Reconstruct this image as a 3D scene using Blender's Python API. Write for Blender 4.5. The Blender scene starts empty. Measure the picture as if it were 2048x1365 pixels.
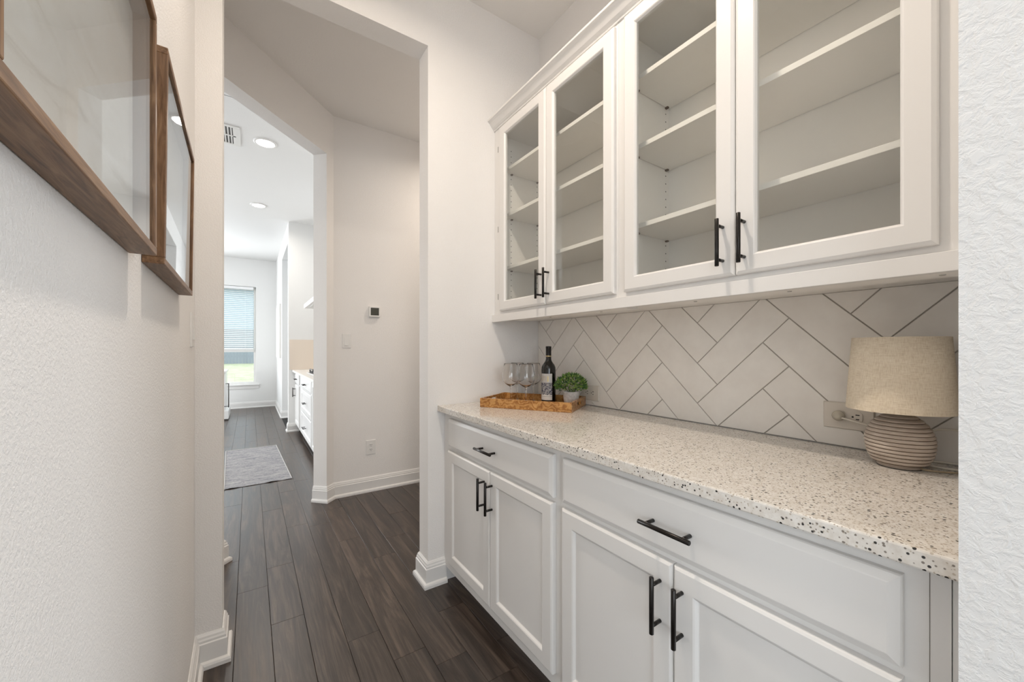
import bpy, bmesh, math, random
from mathutils import Vector, Matrix
random.seed(7)
PI = math.pi
sc = bpy.context.scene
COL = sc.collection

# ------------------------------------------------------------------ camera
cam = bpy.data.cameras.new('camera')
cam.sensor_width = 36.0
cam.lens = 778.04 / 2048 * 36
cam.shift_y = (699.6 - 682.5) / 2048
cam.clip_start = 0.01
cam.clip_end = 200
camo = bpy.data.objects.new('camera', cam)
camo.location = (0, 0, 1.2017)
camo.rotation_euler = (PI / 2, 0, -0.5928)
COL.objects.link(camo)
sc.camera = camo

# ------------------------------------------------------------------ world, exposure, lights
sc.view_settings.view_transform = 'Standard'
sc.view_settings.look = 'None'
sc.view_settings.exposure = 0.60
sc.view_settings.gamma = 1.0
sc.view_settings.use_curve_mapping = False
w = bpy.data.worlds.new('sky')
sc.world = w
w.use_nodes = True
wn = w.node_tree.nodes
wn['Background'].inputs[0].default_value = (0.87, 0.94, 1.0, 1)
wn['Background'].inputs[1].default_value = 2.0


def area(name, loc, rot, sx, sy, power, color, shape='RECTANGLE', spread=180):
    l = bpy.data.lights.new(name, 'AREA')
    l.shape = shape
    l.size = sx
    if shape in ('RECTANGLE', 'ELLIPSE'):
        l.size_y = sy
    l.energy = power
    l.color = color
    l.spread = math.radians(spread)
    o = bpy.data.objects.new(name, l)
    o.location = loc
    o.rotation_euler = rot
    COL.objects.link(o)
    return o


DAY = (0.87, 0.94, 1.0)
KDAY = (0.93, 0.965, 1.0)
WARM = (1.0, 0.868, 0.735)
# daylight through assumed windows of the unseen dining room behind the camera
area('dining_window_light', (-1.25, -4.38, 1.6), (PI / 2, 0, 0), 1.9, 1.9, 27, DAY)
area('dining_side_window_light', (-2.38, -2.2, 1.6), (PI / 2, 0, -PI / 2), 2.0, 1.9, 6, DAY)
area('dining_right_fill', (2.78, -2.5, 1.6), (PI / 2, 0, PI / 2), 2.0, 1.9, 42, DAY)  # made-up window, added so light bounces off the left wall
# area lights added as kitchen daylight; no windows are built there
area('kitchen_day_fill_a', (-1.9, 9.55, 1.5), (-PI / 2, 0, 0), 1.6, 1.9, 78, KDAY)
area('kitchen_day_fill_b', (-4.8, 6.2, 1.6), (PI / 2, 0, -PI / 2), 3.2, 2.1, 92, KDAY)
# recessed ceiling lights (their fittings are built further down)
CANS = [('pantry', 0.42, 0.90, 3.0916, 11, WARM), ('hall', 1.75, 2.75, 3.0916, 8.5, WARM),
        ('kitchen', 0.1155, 4.150, 3.067, 5.5, (1, .93, .84)), ('kitchen', 0.0915, 5.989, 3.067, 5.5, (1, .93, .84)),
        ('kitchen', -2.4, 4.15, 3.067, 5.5, (1, .93, .84)), ('kitchen', -2.4, 5.99, 3.067, 5.5, (1, .93, .84))]
for n_, x_, y_, z_, p_, c_ in CANS:
    area(n_ + '_can_light', (x_, y_, z_ - 0.016), (0, 0, 0), 0.12, 0.12, p_, c_, 'DISK', 160)

# ------------------------------------------------------------------ materials
M = {}


def nodes_of(m):
    m.use_nodes = True
    nt = m.node_tree
    return nt, nt.nodes, nt.links, nt.nodes['Principled BSDF']


def mat(name, color, rough=0.5, metal=0.0, spec=0.5, **kw):
    m = bpy.data.materials.new(name)
    nt, n, l, b = nodes_of(m)
    b.inputs['Base Color'].default_value = (*color, 1)
    b.inputs['Roughness'].default_value = rough
    b.inputs['Metallic'].default_value = metal
    b.inputs['Specular IOR Level'].default_value = spec
    for k, v in kw.items():
        b.inputs[k].default_value = v
    M[name] = m
    return m


def add(nt, typ, **kw):
    nd = nt.nodes.new(typ)
    for k, v in kw.items():
        if k in nd.inputs:
            nd.inputs[k].default_value = v
        else:
            setattr(nd, k, v)
    return nd


def coords(nt, scale=(1, 1, 1), kind='Object', rnd=0.0):
    tc = add(nt, 'ShaderNodeTexCoord')
    mp = add(nt, 'ShaderNodeMapping')
    mp.inputs['Scale'].default_value = scale
    nt.links.new(tc.outputs[kind], mp.inputs['Vector'])
    if rnd:
        oi = add(nt, 'ShaderNodeObjectInfo')
        mm = add(nt, 'ShaderNodeMath', operation='MULTIPLY')
        mm.inputs[1].default_value = rnd
        nt.links.new(oi.outputs['Random'], mm.inputs[0])
        cb = add(nt, 'ShaderNodeCombineXYZ')
        for i in range(3):
            nt.links.new(mm.outputs[0], cb.inputs[i])
        nt.links.new(cb.outputs[0], mp.inputs['Location'])
    return mp.outputs[0]


def ramp(nt, fac, stops):
    r = add(nt, 'ShaderNodeValToRGB')
    e = r.color_ramp.elements
    while len(e) < len(stops):
        e.new(0.5)
    for i, (p, c) in enumerate(stops):
        e[i].position = p
        e[i].color = (*c, 1)
    nt.links.new(fac, r.inputs[0])
    return r.outputs[0]


def noise(nt, vec, scale, detail=3, rough=0.5, dist=0.0):
    t = add(nt, 'ShaderNodeTexNoise')
    t.inputs['Scale'].default_value = scale
    t.inputs['Detail'].default_value = detail
    t.inputs['Roughness'].default_value = rough
    t.inputs['Distortion'].default_value = dist
    nt.links.new(vec, t.inputs['Vector'])
    return t.outputs['Fac']


def bump(nt, b, h, strength, dist):
    bp = add(nt, 'ShaderNodeBump')
    bp.inputs['Strength'].default_value = strength
    bp.inputs['Distance'].default_value = dist
    nt.links.new(h, bp.inputs['Height'])
    nt.links.new(bp.outputs[0], b.inputs['Normal'])


def mixc(nt, fac, a, b):
    mx = add(nt, 'ShaderNodeMix', data_type='RGBA')
    for sock, v in ((mx.inputs[0], fac), (mx.inputs[6], a), (mx.inputs[7], b)):
        if hasattr(v, 'is_output') or isinstance(v, bpy.types.NodeSocket):
            nt.links.new(v, sock)
        elif isinstance(v, tuple):
            sock.default_value = (*v, 1)
        else:
            sock.default_value = v
    return mx.outputs[2]


# textured wall paint
def wallpaint(name, color, strength, scale=95, dist=0.0022):
    m = mat(name, color, 0.62, spec=0.3)
    nt, n, l, b = nodes_of(m)
    v = coords(nt)
    f = noise(nt, v, scale, 4, 0.6, 0.4)
    r = ramp(nt, f, [(0.38, (0, 0, 0)), (0.62, (1, 1, 1))])
    bump(nt, b, r, strength, dist)
    return m


wallpaint('wall_paint', (0.86, 0.84, 0.82), 0.34, 210, 0.0016)
wallpaint('wall_paint_coarse_dimmed', (0.80, 0.79, 0.775), 0.4, 85, 0.0022)  # same paint with coarser bumps, colour darkened to shade the jamb down
wallpaint('ceiling_paint', (0.88, 0.86, 0.835), 0.12)
wallpaint('kitchen_paint', (0.84, 0.84, 0.83), 0.12)
mat('trim_white', (0.80, 0.79, 0.775), 0.32)
mat('cabinet_white', (0.80, 0.785, 0.765), 0.34)
mat('cabinet_inside', (0.90, 0.875, 0.84), 0.5)
mat('kitchen_cabinet_white', (0.82, 0.82, 0.81), 0.34)
mat('seam_shadow', (0.16, 0.14, 0.12), 0.8)
mat('pull_black', (0.016, 0.013, 0.011), 0.26, 0.55, 0.6)
mat('bronze_clip', (0.11, 0.075, 0.05), 0.4, 0.7)
mat('screw_steel', (0.45, 0.44, 0.42), 0.35, 0.9)
mat('plastic_white', (0.80, 0.79, 0.77), 0.35)
mat('plastic_cream', (0.72, 0.665, 0.59), 0.35)
mat('slot_dark', (0.02, 0.018, 0.016), 0.6)
mat('steel', (0.62, 0.62, 0.61), 0.28, 1.0)
mat('black_iron', (0.02, 0.02, 0.022), 0.4)
mat('screen_dark', (0.06, 0.062, 0.05), 0.18)
mat('hood_white', (0.86, 0.86, 0.855), 0.3)
mat('toe_dark', (0.10, 0.095, 0.09), 0.6)
mat('subfloor', (0.012, 0.010, 0.009), 0.7)
mat('pot_inside', (0.05, 0.04, 0.03), 0.9)
mat('neck_wood', (0.075, 0.036, 0.018), 0.5)
mat('cord_white', (0.78, 0.73, 0.64), 0.35)
mat('cord_brown', (0.42, 0.33, 0.22), 0.4)
mat('felt_dark', (0.02, 0.018, 0.016), 0.9)
mat('fence_grey', (0.23, 0.25, 0.28), 0.8)
mat('blind_white', (0.88, 0.89, 0.90), 0.45)
mat('bottle_glass', (0.006, 0.006, 0.005), 0.06, 0.0, 0.6)
mat('foil_black', (0.012, 0.010, 0.010), 0.22, 0.3)
mat('gold_foil', (0.62, 0.50, 0.28), 0.3, 0.8)
mat('mat_board', (0.80, 0.79, 0.765), 0.75)
mat('roof_grey', (0.28, 0.30, 0.34), 0.8)
mat('house_siding', (0.36, 0.42, 0.47), 0.8)

# lens of the recessed lights
m = mat('lamp_lens', (1, 1, 1), 0.4)
nt, n, l, b = nodes_of(m)
b.inputs['Emission Color'].default_value = (1, 0.95, 0.88, 1)
b.inputs['Emission Strength'].default_value = 9.0

# dark plank floor, one random tone per plank
m = mat('floor_wood', (0.05, 0.04, 0.035), 0.3, 0.0, 0.7)
nt, n, l, b = nodes_of(m)
v = coords(nt, (20, 1.5, 20), rnd=37.0)
f = noise(nt, v, 1.0, 7, 0.66, 1.6)
grain = ramp(nt, f, [(0.36, (0.024, 0.0150, 0.0105)), (0.5, (0.052, 0.0355, 0.0265)), (0.64, (0.105, 0.076, 0.058))])
v2 = coords(nt, (190, 6, 190), rnd=11.0)
f2 = noise(nt, v2, 1.0, 3, 0.6)
fine = ramp(nt, f2, [(0.35, (0.62, 0.62, 0.62)), (0.6, (1.05, 1.05, 1.05))])
mx = add(nt, 'ShaderNodeMix', data_type='RGBA', blend_type='MULTIPLY')
mx.inputs[0].default_value = 0.7
l.new(grain, mx.inputs[6]); l.new(fine, mx.inputs[7])
oi = add(nt, 'ShaderNodeObjectInfo')
tone = ramp(nt, oi.outputs['Random'], [(0.0, (0.84, 0.84, 0.84)), (0.5, (1, 1, 1)), (1.0, (1.18, 1.16, 1.14))])
mx2 = add(nt, 'ShaderNodeMix', data_type='RGBA', blend_type='MULTIPLY')
mx2.inputs[0].default_value = 1.0
l.new(mx.outputs[2], mx2.inputs[6]); l.new(tone, mx2.inputs[7])
l.new(mx2.outputs[2], b.inputs['Base Color'])
rr = ramp(nt, f, [(0.2, (0.26, 0.26, 0.26)), (0.8, (0.40, 0.40, 0.40))])
l.new(rr, b.inputs['Roughness'])
bump(nt, b, f2, 0.12, 0.001)

# speckled quartz
m = mat('quartz', (0.78, 0.72, 0.64), 0.10)
nt, n, l, b = nodes_of(m)
v = coords(nt)
basec = ramp(nt, noise(nt, v, 60, 3, 0.6), [(0.35, (0.69, 0.645, 0.585)), (0.65, (0.80, 0.77, 0.725))])
cur = basec
for sc_, thr, seed_, colr in ((180, 0.24, 0.0, (0.52, 0.455, 0.375)), (165, 0.12, 3.3, (0.23, 0.20, 0.17)), (310, 0.22, 7.1, (0.40, 0.345, 0.28)), (150, 0.06, 11.7, (0.03, 0.028, 0.026))):
    mp = add(nt, 'ShaderNodeMapping')
    mp.inputs['Location'].default_value = (seed_, seed_ * 0.7, seed_ * 0.3)
    l.new(v, mp.inputs['Vector'])
    vo = add(nt, 'ShaderNodeTexVoronoi')
    vo.inputs['Scale'].default_value = sc_
    l.new(mp.outputs[0], vo.inputs['Vector'])
    dist = ramp(nt, vo.outputs['Distance'], [(0.31, (1, 1, 1)), (0.40, (0, 0, 0))])
    sp = add(nt, 'ShaderNodeSeparateColor')
    l.new(vo.outputs['Color'], sp.inputs[0])
    lt = add(nt, 'ShaderNodeMath', operation='LESS_THAN')
    lt.inputs[1].default_value = thr * 1.5
    l.new(sp.outputs[0], lt.inputs[0])
    mu = add(nt, 'ShaderNodeMath', operation='MULTIPLY')
    l.new(lt.outputs[0], mu.inputs[0]); l.new(dist, mu.inputs[1])
    cur = mixc(nt, mu.outputs[0], cur, colr)
l.new(cur, b.inputs['Base Color'])

# glazed backsplash tile
m = mat('tile_glaze', (0.70, 0.665, 0.615), 0.17)
nt, n, l, b = nodes_of(m)
v = coords(nt, rnd=23.0)
tc_ = ramp(nt, noise(nt, v, 14, 3, 0.55), [(0.3, (0.83, 0.79, 0.74)), (0.7, (0.885, 0.85, 0.80))])
l.new(tc_, b.inputs['Base Color'])
bump(nt, b, noise(nt, v, 16, 2, 0.5), 0.12, 0.004)
m = mat('grout', (0.43, 0.39, 0.345), 0.85)
m = mat('kitchen_quartz', (0.88, 0.87, 0.85), 0.2)
mat('kitchen_tile_warmlit', (0.80, 0.70, 0.60), 0.25)  # beige tile with warm hood light mixed into the colour

# architectural glass: clear with a Fresnel reflection
def thin_glass(name, tint, refl=1.0, ior=1.5):
    m = bpy.data.materials.new(name)
    m.use_nodes = True
    nt = m.node_tree
    nt.nodes.clear()
    out = nt.nodes.new('ShaderNodeOutputMaterial')
    tr = nt.nodes.new('ShaderNodeBsdfTransparent')
    tr.inputs[0].default_value = (*tint, 1)
    gl = nt.nodes.new('ShaderNodeBsdfGlossy')
    gl.inputs['Roughness'].default_value = 0.0
    lw_ = nt.nodes.new('ShaderNodeLayerWeight')      # Schlick: 0.04 + 0.96 * facing^5
    pw = nt.nodes.new('ShaderNodeMath')
    pw.operation = 'POWER'
    pw.inputs[1].default_value = 5.0
    mu = nt.nodes.new('ShaderNodeMath')
    mu.operation = 'MULTIPLY_ADD'
    mu.inputs[1].default_value = 0.96 * refl
    mu.inputs[2].default_value = 0.04 * refl
    mx = nt.nodes.new('ShaderNodeMixShader')
    nt.links.new(lw_.outputs['Facing'], pw.inputs[0])
    nt.links.new(pw.outputs[0], mu.inputs[0])
    nt.links.new(mu.outputs[0], mx.inputs[0])
    nt.links.new(tr.outputs[0], mx.inputs[1])
    nt.links.new(gl.outputs[0], mx.inputs[2])
    nt.links.new(mx.outputs[0], out.inputs[0])
    M[name] = m


thin_glass('pane_glass', (0.975, 0.98, 0.97), 1.0)
thin_glass('window_glass', (0.93, 0.96, 0.96), 0.9)
thin_glass('picture_glass', (0.97, 0.975, 0.97), 1.0)
mat('wine_glass', (1, 1, 1), 0.0, 0, 0.5, **{'Transmission Weight': 1.0, 'IOR': 1.45})
mat('plug_clear', (0.78, 0.72, 0.60), 0.12, 0, 0.5, **{'Transmission Weight': 0.35})


# woods for the frames and the tray
def wood(name, c0, c1, c2, scale, rough=0.45, dist=1.5):
    m = mat(name, c1, rough)
    nt, n, l, b = nodes_of(m)
    v = coords(nt, scale, rnd=19.0)
    f = noise(nt, v, 1.0, 5, 0.6, dist)
    c = ramp(nt, f, [(0.28, c0), (0.5, c1), (0.72, c2)])
    l.new(c, b.inputs['Base Color'])
    bump(nt, b, f, 0.1, 0.001)


wood('walnut_long', (0.095, 0.042, 0.015), (0.20, 0.10, 0.043), (0.31, 0.175, 0.085), (10, 120, 120))
wood('walnut_tall', (0.095, 0.042, 0.015), (0.20, 0.10, 0.043), (0.31, 0.175, 0.085), (120, 120, 10))
m = mat('burl', (0.5, 0.28, 0.1), 0.22)
nt, n, l, b = nodes_of(m)
v = coords(nt)
f0 = noise(nt, v, 9, 3, 0.5, 2.2)
wv = add(nt, 'ShaderNodeTexWave', wave_type='RINGS')
wv.inputs['Scale'].default_value = 13
wv.inputs['Distortion'].default_value = 14
wv.inputs['Detail'].default_value = 4
wv.inputs['Detail Scale'].default_value = 2.2
l.new(v, wv.inputs['Vector'])
c1 = ramp(nt, wv.outputs['Fac'], [(0.0, (0.33, 0.145, 0.04)), (0.4, (0.45, 0.22, 0.068)), (1.0, (0.56, 0.31, 0.11))])
c2 = ramp(nt, f0, [(0.35, (0.78, 0.68, 0.58)), (0.65, (1.1, 1.07, 1.02))])
mx = add(nt, 'ShaderNodeMix', data_type='RGBA', blend_type='MULTIPLY')
mx.inputs[0].default_value = 0.8
l.new(c1, mx.inputs[6]); l.new(c2, mx.inputs[7])
l.new(mx.outputs[2], b.inputs['Base Color'])

# abstract print behind the picture glass
m = mat('abstract_print', (0.7, 0.68, 0.64), 0.7)
nt, n, l, b = nodes_of(m)
v = coords(nt, (1.5, 1, 7))
f = noise(nt, v, 2.2, 5, 0.6, 1.6)
c = ramp(nt, f, [(0.28, (0.50, 0.46, 0.41)), (0.40, (0.76, 0.735, 0.69)), (0.60, (0.85, 0.84, 0.815)), (0.8, (0.74, 0.725, 0.69))])
l.new(c, b.inputs['Base Color'])

# linen lamp shade
m = mat('linen', (0.60, 0.50, 0.36), 0.9, spec=0.1)
nt, n, l, b = nodes_of(m)
tc = add(nt, 'ShaderNodeTexCoord')
def weave(sx, sy, sz, s):
    mp = add(nt, 'ShaderNodeMapping')
    mp.inputs['Scale'].default_value = (sx, sy, sz)
    nt.links.new(tc.outputs['Object'], mp.inputs['Vector'])
    return noise(nt, mp.outputs[0], s, 2, 0.6)
h1 = weave(60, 60, 900, 1.0)
h2 = weave(900, 900, 60, 1.0)
ad = add(nt, 'ShaderNodeMath', operation='ADD')
l.new(h1, ad.inputs[0]); l.new(h2, ad.inputs[1])
hf = add(nt, 'ShaderNodeMath', operation='MULTIPLY')
hf.inputs[1].default_value = 0.5
l.new(ad.outputs[0], hf.inputs[0])
c = ramp(nt, hf.outputs[0], [(0.36, (0.62, 0.515, 0.385)), (0.52, (0.76, 0.665, 0.525)), (0.66, (0.82, 0.74, 0.61))])
l.new(c, b.inputs['Base Color'])
bump(nt, b, hf.outputs[0], 0.35, 0.0008)

# ridged lamp base: pale wash on brown wood
m = mat('washed_wood', (0.45, 0.37, 0.30), 0.7)
nt, n, l, b = nodes_of(m)
v = coords(nt, (30, 30, 160))
c = ramp(nt, noise(nt, v, 1.0, 4, 0.6), [(0.3, (0.44, 0.36, 0.295)), (0.7, (0.60, 0.52, 0.45))])
l.new(c, b.inputs['Base Color'])
mat('groove_wood', (0.10, 0.055, 0.03), 0.7)

# concrete pot, leaves
m = mat('concrete', (0.62, 0.61, 0.59), 0.8)
nt, n, l, b = nodes_of(m)
v = coords(nt)
f = noise(nt, v, 90, 4, 0.6)
l.new(ramp(nt, f, [(0.3, (0.50, 0.49, 0.475)), (0.65, (0.72, 0.71, 0.70))]), b.inputs['Base Color'])
bump(nt, b, f, 0.3, 0.002)
m = mat('leaf', (0.1, 0.2, 0.05), 0.45)
nt, n, l, b = nodes_of(m)
g = add(nt, 'ShaderNodeNewGeometry')
l.new(ramp(nt, g.outputs['Random Per Island'], [(0.0, (0.025, 0.075, 0.03)), (0.3, (0.06, 0.16, 0.04)), (0.65, (0.17, 0.32, 0.06)), (1.0, (0.42, 0.55, 0.15))]), b.inputs['Base Color'])

# runner rug
m = mat('rug_grey', (0.4, 0.4, 0.42), 0.95, spec=0.1)
nt, n, l, b = nodes_of(m)
v = coords(nt, (5, 24, 1))
f = noise(nt, v, 1.0, 5, 0.7, 0.5)
v2 = coords(nt, (26, 26, 1))
f2 = noise(nt, v2, 1.0, 4, 0.75, 2.0)
ad = add(nt, 'ShaderNodeMath', operation='ADD')
l.new(f, ad.inputs[0]); l.new(f2, ad.inputs[1])
hf = add(nt, 'ShaderNodeMath', operation='MULTIPLY'); hf.inputs[1].default_value = 0.5
l.new(ad.outputs[0], hf.inputs[0])
l.new(ramp(nt, hf.outputs[0], [(0.38, (0.17, 0.175, 0.205)), (0.5, (0.31, 0.305, 0.315)), (0.62, (0.42, 0.41, 0.405))]), b.inputs['Base Color'])
mat('rug_binding', (0.52, 0.51, 0.50), 0.9)

# bottle label: pale paper, gold lettering band, blue-black engraving
m = mat('wine_label', (0.7, 0.69, 0.66), 0.6)
nt, n, l, b = nodes_of(m)
tc = add(nt, 'ShaderNodeTexCoord')
sp = add(nt, 'ShaderNodeSeparateXYZ')
l.new(tc.outputs['Object'], sp.inputs[0])
def band(lo, hi):
    a = add(nt, 'ShaderNodeMath', operation='GREATER_THAN'); a.inputs[1].default_value = lo
    c_ = add(nt, 'ShaderNodeMath', operation='LESS_THAN'); c_.inputs[1].default_value = hi
    l.new(sp.outputs[2], a.inputs[0]); l.new(sp.outputs[2], c_.inputs[0])
    mm = add(nt, 'ShaderNodeMath', operation='MULTIPLY')
    l.new(a.outputs[0], mm.inputs[0]); l.new(c_.outputs[0], mm.inputs[1])
    return mm.outputs[0]
v = coords(nt, (120, 120, 95))
ink = ramp(nt, noise(nt, v, 1.0, 5, 0.7, 2.2), [(0.48, (0, 0, 0)), (0.56, (1, 1, 1))])
inv = add(nt, 'ShaderNodeMath', operation='SUBTRACT'); inv.inputs[0].default_value = 1.0
l.new(ink, inv.inputs[1])
k1 = add(nt, 'ShaderNodeMath', operation='MULTIPLY')
l.new(inv.outputs[0], k1.inputs[0]); l.new(band(0.045, 0.108), k1.inputs[1])
cur = mixc(nt, k1.outputs[0], (0.70, 0.69, 0.665), (0.055, 0.06, 0.10))
line = band(0.036, 0.0372)
cur = mixc(nt, line, cur, (0.25, 0.22, 0.2))
l.new(cur, b.inputs['Base Color'])

# lawn
m = mat('lawn', (0.25, 0.35, 0.12), 0.95, spec=0.1)
nt, n, l, b = nodes_of(m)
v = coords(nt)
l.new(ramp(nt, noise(nt, v, 3.0, 6, 0.7), [(0.3, (0.34, 0.36, 0.22)), (0.7, (0.56, 0.56, 0.40))]), b.inputs['Base Color'])


# ------------------------------------------------------------------ mesh builder
class MB:
    def __init__(self):
        self.v, self.f, self.smooth = [], [], []

    def quad(self, *pts, smooth=False):
        k = len(self.v)
        self.v += [tuple(p) for p in pts]
        self.f.append(tuple(range(k, k + len(pts))))
        self.smooth.append(smooth)
        return self

    def box(self, x0, x1, y0, y1, z0, z1, bev=0.0):
        if bev <= 0:
            k = len(self.v)
            self.v += [(x, y, z) for z in (z0, z1) for y in (y0, y1) for x in (x0, x1)]
            for q in ((0, 2, 3, 1), (4, 5, 7, 6), (0, 1, 5, 4), (2, 6, 7, 3), (0, 4, 6, 2), (1, 3, 7, 5)):
                self.f.append(tuple(k + i for i in q)); self.smooth.append(False)
            return self
        bm = bmesh.new()
        bmesh.ops.create_cube(bm, size=1)
        for vv in bm.verts:
            vv.co = Vector(((x0 + x1) / 2 + vv.co.x * (x1 - x0), (y0 + y1) / 2 + vv.co.y * (y1 - y0), (z0 + z1) / 2 + vv.co.z * (z1 - z0)))
        bmesh.ops.bevel(bm, geom=list(bm.edges), offset=bev, segments=2, profile=0.5, affect='EDGES')
        return self.take(bm)

    def take(self, bm, smooth=False):
        k = len(self.v)
        bm.verts.index_update()
        self.v += [tuple(vv.co) for vv in bm.verts]
        for fc in bm.faces:
            self.f.append(tuple(k + vv.index for vv in fc.verts)); self.smooth.append(smooth)
        bm.free()
        return self

    def rings(self, rings, close=True, cap0=False, cap1=False, smooth=False):
        k = len(self.v)
        n = len(rings[0])
        for r in rings:
            self.v += [tuple(p) for p in r]
        for i in range(len(rings) - 1):
            for j in range(n if close else n - 1):
                a, b_ = k + i * n + j, k + i * n + (j + 1) % n
                self.f.append((a, b_, b_ + n, a + n)); self.smooth.append(smooth)
        if cap0:
            self.f.append(tuple(k + j for j in reversed(range(n)))); self.smooth.append(False)
        if cap1:
            o = k + (len(rings) - 1) * n
            self.f.append(tuple(o + j for j in range(n))); self.smooth.append(False)
        return self

    def lathe(self, prof, cx=0, cy=0, seg=32, cap0=False, cap1=False, smooth=True):
        rr_ = [[(cx + r * math.cos(2 * PI * j / seg), cy + r * math.sin(2 * PI * j / seg), z) for j in range(seg)] for r, z in prof]
        return self.rings(rr_, True, cap0, cap1, smooth)

    def tube(self, pts, r, seg=8, caps=True):
        pts = [Vector(p) for p in pts]
        rr_ = []
        up = Vector((0, 0, 1))
        for i, p in enumerate(pts):
            t = (pts[min(i + 1, len(pts) - 1)] - pts[max(i - 1, 0)]).normalized()
            a = t.cross(up)
            if a.length < 1e-3:
                a = t.cross(Vector((1, 0, 0)))
            a.normalize()
            b_ = a.cross(t).normalized()
            rad = r[i] if isinstance(r, (list, tuple)) else r
            rr_.append([p + a * (rad * math.cos(2 * PI * j / seg)) + b_ * (rad * math.sin(2 * PI * j / seg)) for j in range(seg)])
        return self.rings(rr_, True, caps, caps, True)

    def poly_prism(self, poly, to3, d0, d1, inset=0.0):
        """convex polygon extruded from depth d0 to d1 with a small chamfer at d1"""
        n = len(poly)
        cx = sum(p[0] for p in poly) / n
        cy = sum(p[1] for p in poly) / n
        def shr(s):
            out = []
            for i in range(n):
                p0, p1, p2 = Vector(poly[i - 1]), Vector(poly[i]), Vector(poly[(i + 1) % n])
                e1, e2 = (p1 - p0).normalized(), (p2 - p1).normalized()
                n1, n2 = Vector((-e1.y, e1.x)), Vector((-e2.y, e2.x))
                bb = n1 + n2
                dn = bb.dot(n1)
                out.append(p1 + bb * (s / dn) if abs(dn) > 0.15 else p1 + n1 * s)
            return out
        if inset > 0:
            mid = d1 + (d0 - d1) * 0.25
            self.rings([[to3(p, d0) for p in poly], [to3(p, mid) for p in poly], [to3(p, d1) for p in shr(inset)]], True, True, True)
        else:
            self.rings([[to3(p, d0) for p in poly], [to3(p, d1) for p in poly]], True, True, True)
        return self

    def mesh(self, name, fix=True):
        me = bpy.data.meshes.new(name)
        me.from_pydata(self.v, [], self.f)
        me.polygons.foreach_set('use_smooth', self.smooth)
        if fix:
            bm = bmesh.new(); bm.from_mesh(me)
            bmesh.ops.recalc_face_normals(bm, faces=bm.faces)
            bm.to_mesh(me); bm.free()
        me.update()
        return me


BASE = {}


def thing(name, label, cat, loc=(0, 0, 0), rot=(0, 0, 0), group=None):
    o = bpy.data.objects.new(name, None)
    o.empty_display_size = 0.05
    COL.objects.link(o)
    o.location = loc
    o.rotation_euler = rot
    o['label'] = label
    o['category'] = cat
    if group:
        o['group'] = group
    BASE[o.name] = Vector(loc) if tuple(rot) == (0, 0, 0) else Vector((0, 0, 0))
    return o


def obj(name, mb, m, parent=None, world=True, loc=(0, 0, 0), me=None, rot=(0, 0, 0)):
    """one mesh object; vertices are in world space unless world=False"""
    if me is None:
        if parent is not None and world:
            b0 = BASE[parent.name]
            mb.v = [(x - b0.x, y - b0.y, z - b0.z) for x, y, z in mb.v]
        me = mb.mesh(name)
        me.materials.append(M[m] if isinstance(m, str) else m)
    o = bpy.data.objects.new(name, me)
    COL.objects.link(o)
    o.location = loc
    o.rotation_euler = rot
    if parent is not None:
        o.parent = parent
        BASE[o.name] = BASE[parent.name] + Vector(loc)
    else:
        BASE[o.name] = Vector(loc)
    return o


def struct(name, mb, m, label, cat='wall', parent=None):
    o = obj(name, mb, m, parent)
    if parent is None:
        o['kind'] = 'structure'
        o['label'] = label
        o['category'] = cat
    return o


def tag(o, label, cat, group=None):
    o['label'] = label
    o['category'] = cat
    if group:
        o['group'] = group
    return o


def wall_poly(mb, pts, z0, z1):
    """vertical prism over a plan polygon"""
    mb.rings([[(x, y, z0) for x, y in pts], [(x, y, z1) for x, y in pts]], True, True, True)
    return mb


# ------------------------------------------------------------------ measures
YE, TW = 1.8755, 0.1185            # end wall of the pantry and its thickness
XW = 1.4578                        # face of the tiles / right wall
XJ, XLJ, XL = 0.7495, -0.0884, -0.1717
ZH, ZC, ZK = 2.7454, 3.0916, 3.067
YA, XC = 3.4136, 0.5604            # hall back wall, its corner with the 45 degree wall
YN = 0.0934                        # face of the near wall
YK = 9.68
XK = 0.466
A = 0.018                          # the left wall is a touch out of square

# ------------------------------------------------------------------ floor
fl = struct('floor', MB().box(-5.2, 3.0, -4.6, 9.8, -0.06, -0.004), 'subfloor', 'dark wooden plank floor running from the pantry into the kitchen', 'floor')
PW = 0.128
JOINTS = {0: [2.336, 4.35], 1: [1.992, 2.515], 2: [1.02, 3.02], 3: [1.70, 2.95], 4: [1.5, 2.62], 5: [1.386, 2.30], 6: [1.213, 1.664, 2.5],
          -1: [1.4, 2.7], 7: [1.366, 2.1]}
plank_lo = {}
def plank(x0, x1, y0, y1):
    g = 0.0004
    mb = MB()
    a, b_, c, d = x0 + g, x1 - g, y0 + g, y1 - g
    bv = 0.0011
    mb.rings([[(a, c, -0.006), (b_, c, -0.006), (b_, d, -0.006), (a, d, -0.006)],
              [(a, c, -0.0014), (b_, c, -0.0014), (b_, d, -0.0014), (a, d, -0.0014)],
              [(a + bv, c + bv, 0), (b_ - bv, c + bv, 0), (b_ - bv, d - bv, 0), (a + bv, d - bv, 0)]], True, True, True)
    o = obj('plank', mb, 'floor_wood', fl)
    return o
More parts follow.
